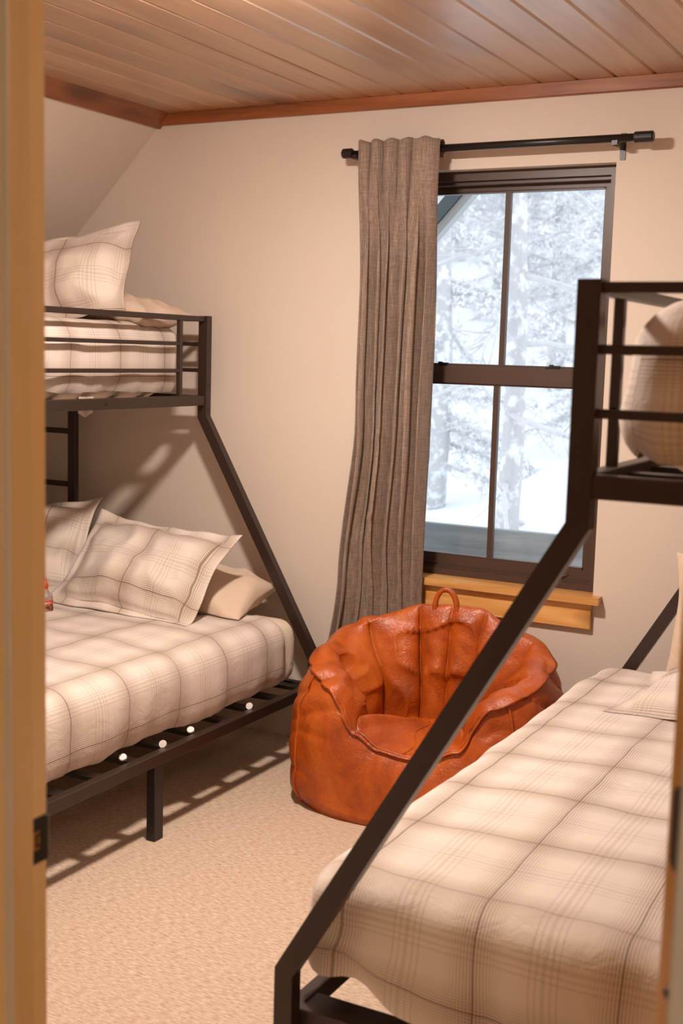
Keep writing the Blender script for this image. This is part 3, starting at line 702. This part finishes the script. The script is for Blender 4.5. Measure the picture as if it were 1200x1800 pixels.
# ------------------------------------------------------------------ leather bean bag chair
def bean_bag():
    cx, cy = -1.615, 3.685
    t = thing('bean_bag_chair', 'tan orange leather bean bag armchair on the carpet below the window', 'bean bag', (cx,cy,0), R_(6))
    RX, RYb = 0.465, 0.300
    NT_ = 360
    def RR(th):   # th: 0 = front (-y), + towards +x
        sx, sy = math.sin(th), -math.cos(th)
        n = 2.7; return 1/((abs(sx)/RX)**n+(abs(sy)/RYb)**n)**(1/n)
    hp = [(0,0.246),(18,0.252),(34,0.29),(50,0.425),(66,0.465),(90,0.500),(125,0.575),(155,0.635),(180,0.640)]
    def HT(th): return interp(hp, abs(math.degrees(th)))
    def pt(th, rf, z):
        r = RR(th)*rf; return Vector((math.sin(th)*r, -math.cos(th)*r, z))
    def chan(th):  # channels of the inner back
        d = math.degrees(th); a = smooth(48,62,abs(d))
        f = abs(math.sin(math.pi*(d-180)/33.0+0.0)); return a, f
    seatz = lambda th: 0.262
    def prof(th, s):
        """s 0..1 outer wall from floor to rim; 1..2 over the rim and down inside; 2..3 seat"""
        h = HT(th); ad = abs(math.degrees(th)); isarm = smooth(30,56,ad)
        a, f = chan(th)
        if s <= 1:
            rf = 0.965+0.055*math.sin(math.pi*min(1,s*1.02))**0.8-0.10*s**3
            # tuck under at floor
            rf -= 0.05*(1-smooth(0,0.10,s))
            z = h*(s**0.95)*0.985
            back = smooth(100,150,ad); rf -= 0.15*back*s**1.6
            return rf, z
        if s <= 2:
            q = s-1
            rim = 0.92-0.15*smooth(100,150,ad)
            inn = 0.90-0.0*isarm + (0.50-0.90)*isarm
            inn = inn if isarm < 1 else 0.50-0.02*smooth(100,160,ad)
            depth = h-0.235
            # roll over then descend
            ang = q*math.pi*0.5
            rf = rim+(inn-rim)*(math.sin(ang)**0.9)
            z = h*0.985+0.03*isarm*math.sin(math.pi*min(1,q*2.2)) *(1 if q < 0.4545 else 0) - isarm*depth*(q**2.2)
            if isarm < 1: z = (1-isarm)*(h*0.985+0.006*math.sin(math.pi*q)) + isarm*z
            puff = a*(0.145*f**0.38-0.105)*smooth(0.12,0.5,q)*(1-0.35*smooth(0.8,1.0,q))
            rf -= puff
            return rf, z
        q = s-2
        r1, z1 = prof(th, 2.0)
        rf = r1*(1-q)
        z = z1+(0.285-z1)*smooth(0,1,q)*1.0+0.014*math.sin(math.pi*q)
        return rf, z
    def P(th, s):
        rf, z = prof(th, s); p = pt(th, rf, z)
        # leather slump and wrinkles
        n = Vector((p.x, p.y, 0)); 
        if n.length > 1e-5: n.normalize()
        k = 0.022*nz(p.x*3.2+2,p.y*3.2,p.z*3.2+5)+0.008*nz(p.x*8,p.y*8,p.z*8+1)
        wr = (0.004+0.014*smooth(30,50,abs(math.degrees(th))))*(max(0,ridge(p.x*5+1.7*p.z+3,p.y*5+p.z*3,p.z*7-p.x*2))**3) if s <= 2 else 0.006*ridge(p.x*7,p.y*7,2.0)**2
        at = smooth(0,0.12,s) if s < 1 else (1 if s < 2 else max(0.0,1-(s-2)*1.0))
        q = p + n*(k-wr*(0.5 if s < 1 else 1.0))*at
        q.z += (0.012*nz(p.x*6,p.y*6,p.z*6+9)-0.4*wr)*(at if s > 0.25 else 0)
        q.z = max(q.z, 0.0)
        return q
    TH = [2*math.pi*i/NT_-math.pi for i in range(NT_)]
    def part(nm, s0, s1, ns, mat='leather'):
        me = grid_mesh(nm, NT_, ns, lambda i,j: P(TH[i%NT_], s0+(s1-s0)*j/ns), closed_u=True)
        return new_obj(nm, me, mat, t, True)
    part('side_panel', 0.0, 1.0, 46); part('back_cushion', 1.0, 2.0, 46); part('seat', 2.0, 3.0, 26)
    bm = bmesh.new(); vs = [bm.verts.new(P(th,0.0)) for th in TH[::6]]; bm.faces.new(vs); obj('base', bm, 'leather_dark', t)
    def pipe(nm, pts, r=0.0055):
        bm = bmesh.new(); tube(bm, pts, r, 8); return obj(nm, bm, 'leather', t, True)
    # piping along the rim, and down the front corners
    pipe('piping', [P(th,1.0)+Vector((0,0,0.003)) for th in TH+[TH[0]]])
    for d in (-62, 58, 140, -140):
        th = math.radians(d); pipe('piping', [P(th, s/40)*1.004 for s in range(1,41)], 0.005)
    for d in (-66, 66, 110, -110): pass
    # seat seam
    pipe('seam', [Vector((0.012*math.sin(i*0.7),0,0))+P(0.0, 3.0-i/16) + Vector((0,0,0.001)) for i in range(0,17)], 0.0028)
    # carry handle at the top of the back
    top = P(math.pi*1.0, 1.0); c0 = top+Vector((-0.02,-0.02,0.008))
    pts = [c0+Vector((-0.040*math.cos(a), 0.0, 0.066*math.sin(a))) for a in [math.pi*(i/16) for i in range(17)]]
    pts = [c0+Vector((-0.04,0,-0.03))]+pts+[c0+Vector((0.04,0,-0.03))]
    bm = bmesh.new(); prev = None
    for i, p in enumerate(pts):
        d = (pts[min(i+1,len(pts)-1)]-pts[max(i-1,0)]).normalized(); nn = Vector((0,1,0)).cross(d).normalized()
        ring = [bm.verts.new(p+nn*a+Vector((0,b,0))) for a,b in ((0.009,-0.008),(0.009,0.008),(-0.007,0.008),(-0.007,-0.008))]
        if prev:
            for j in range(4): bm.faces.new((prev[j],prev[(j+1)%4],ring[(j+1)%4],ring[j]))
        prev = ring
    obj('handle', bm, 'leather', t, True)
    return t
bean_bag()

# ------------------------------------------------------------------ ceiling lamp and added hall fill
def ceiling_lamp(loc, mat, label, r=0.10):
    t = thing('ceiling_light', label, 'ceiling light', loc)
    bm = bmesh.new(); lathe(bm, [(r*0.96,0.0),(r,-0.004),(r,-0.022),(r*0.94,-0.026),(r*0.90,-0.024)], 40); obj('rim', bm, 'white', t)
    bm = bmesh.new(); lathe(bm, [(r*0.93,-0.022),(r*0.92,-0.030),(r*0.85,-0.040),(r*0.7,-0.048),(r*0.4,-0.053),(0.004,-0.055)], 40); obj('diffuser', bm, mat, t, True)
    return t
ceiling_lamp((-1.68,2.55,ZC), 'lamp', 'round flush ceiling light on the plank ceiling')
ceiling_lamp((0.55,-0.55,2.44), 'hallfill', 'unseen round fill light added in the hall')  # unseen lamp added behind the camera as warm fill

# ------------------------------------------------------------------ outdoors
def ground():
    def fn(i, j):
        x = -30+40*i/50; y = 5.6+54*j/60
        z = -0.95+0.10*(y-6)+3.0*smooth(12,34,y)+0.35*nz(x*0.15,y*0.15,0)+0.5*smooth(-2.0,-3.6,x*9/max(y,1) if False else x)*0
        z += 1.1*math.exp(-((x+3.0)/1.6)**2-((y-11)/3.0)**2)
        return (x,y,z)
    return grid_mesh('ground', 50, 60, fn)
tag(new_obj('ground', ground(), 'snow', None, True), 'snow covered hillside outside the window', 'snow', kind='structure')
def gz(x, y):
    return -0.95+0.10*(y-6)+3.0*smooth(12,34,y)+1.1*math.exp(-((x+3.0)/1.6)**2-((y-11)/3.0)**2)
def tree(x, y, h, r, label, seed, needles=True, nb=46, spread=0.17):
    rnd = random.Random(seed); t = thing('tree', label, 'tree', (x,y,gz(x,y)-0.2), group=None)
    bm = bmesh.new(); pts = []; rs = []
    for i in range(16):
        f = i/15; pts.append((0.10*nz(f*3,seed,0)*h*0.12,0.10*nz(f*3,seed,5)*h*0.12,h*f)); rs.append(r*(1-f*0.85)*(1+0.15*nz(f*9,seed,2)))
    tube(bm, pts, rs, 10); obj('trunk', bm, 'bark', t, True)
    bm = bmesh.new(); tips = []
    for i in range(nb):
        f = 0.06+0.92*i/nb; a = rnd.uniform(0,6.283); L = (1-f)*h*spread+0.30; L *= rnd.uniform(0.6,1.1)
        p = Vector((0,0,h*f)); d = Vector((math.cos(a),math.sin(a),rnd.uniform(-0.25,0.25))); pp = [p.copy()]
        for q in range(6):
            d = (d+Vector((rnd.uniform(-.18,.18),rnd.uniform(-.18,.18),rnd.uniform(-.22,.08)))).normalized(); p = p+d*L/6; pp.append(p.copy())
            for _ in range(2):
                e = (d+Vector((rnd.uniform(-1,1),rnd.uniform(-1,1),rnd.uniform(-.7,.4)))).normalized(); l2 = L*rnd.uniform(.10,.28)
                tube(bm, [p,p+e*l2*0.5+Vector((0,0,-0.01)),p+e*l2], [0.008,0.006,0.003], 4); tips.append((p,e,l2))
        tube(bm, pp, [0.022*(1-k_i/7)+0.005 for k_i in range(7)], 5)
    obj('branches', bm, 'frost2', t, True)
    if needles:
        V = []; F = []
        for p, e, l2 in tips:
            for k_i in range(20):
                b = p+e*l2*rnd.uniform(0,1.1)+Vector((rnd.gauss(0,.05),rnd.gauss(0,.05),rnd.gauss(0,.05)))
                d = Vector((rnd.uniform(-1,1),rnd.uniform(-1,1),rnd.uniform(-1,.6))).normalized()*rnd.uniform(.04,.10); s_ = d.orthogonal().normalized()*rnd.uniform(.010,.024)
                n0 = len(V); V += [tuple(b-s_),tuple(b+d),tuple(b+s_)]; F.append((n0,n0+1,n0+2))
        me = bpy.data.meshes.new('foliage'); me.from_pydata(V, [], F); new_obj('foliage', me, 'frost', t)
    return t
tree(-3.37,9.0,7.5,0.10,'frosted tree with a straight pale trunk, nearest outside the window', 3, False, 26, 0.28)
tree(-5.62,12.7,9.0,0.13,'frosted conifer standing on the snow just behind the nearest trunk', 5, True, 56, 0.14)
spots = [(-4.5,15.6),(-8.4,15.8),(-6.4,19.0),(-10.0,19.5),(-8.2,22.0),(-4.5,21.9),(-11.8,23.2),(-9.9,25.4),(-6.6,25.0),(-8.4,28.4),(-12.0,28.2),(-10.4,31.6),(-14.0,31.8),(-9.2,35.2),(-12.6,35.0),(-16.0,35.6),(-11.0,38.6),(-14.4,38.6),(-18.0,39.0),(-12.8,42.2),(-16.4,42.4),(-20.0,43.0),(-14.6,46.0),(-18.4,46.4)]
for i, (x, y) in enumerate(spots):
    o = tree(x, y, 9+i%3*1.4+max(0,y-30)*0.2, 0.15, 'snow frosted conifer in the forest behind the nearest trunks', 20+i, True, 84, 1.3/(9+i%3*1.4+max(0,y-30)*0.2)); o['group'] = 'frosted forest trees'
tag(obj('deck', boxes([((-6.0,D+0.2,-0.32),(2.0,4.95,-0.12))], 0.01), 'snow'), 'snow covered deck outside under the window', 'deck', kind='structure')
dk = thing('deck_railing', 'weathered grey deck railing boards outside the window', 'railing', (-1.9,4.9,0.0))
for z0, z1 in ((0.62,0.775),(0.44,0.60),(0.26,0.42)): obj('board', B((-2.2,0,z0),(2.2,0.035,z1),0.003), 'rail', dk)
for px in (-1.9,-0.55,1.9): obj('post', B((px-0.045,0.035,-1.9),(px+0.045,0.125,0.775),0.003), 'rail', dk)
ev = thing('roof_overhang', 'grey sloping eave board crossing the window corner outside', 'roof', (-2.05,4.62,2.09))
def slope_board(o0, o1, y0, y1, mat, nm):
    d = Vector((0.68,0.73)); n_ = Vector((-0.73,0.68)); bm = bmesh.new()
    a = [d*-2.0+n_*o0, d*0.75+n_*o0, d*0.75+n_*o1, d*-2.0+n_*o1]
    prism(bm, a, lambda p: (p[0],y0,p[1]), lambda p: (p[0],y1,p[1])); return obj(nm, bm, mat, ev)
slope_board(-0.028, 0.022, 0.0, 0.04, 'fascia', 'fascia'); slope_board(-0.062, -0.030, 0.01, 0.06, 'soffit', 'soffit')
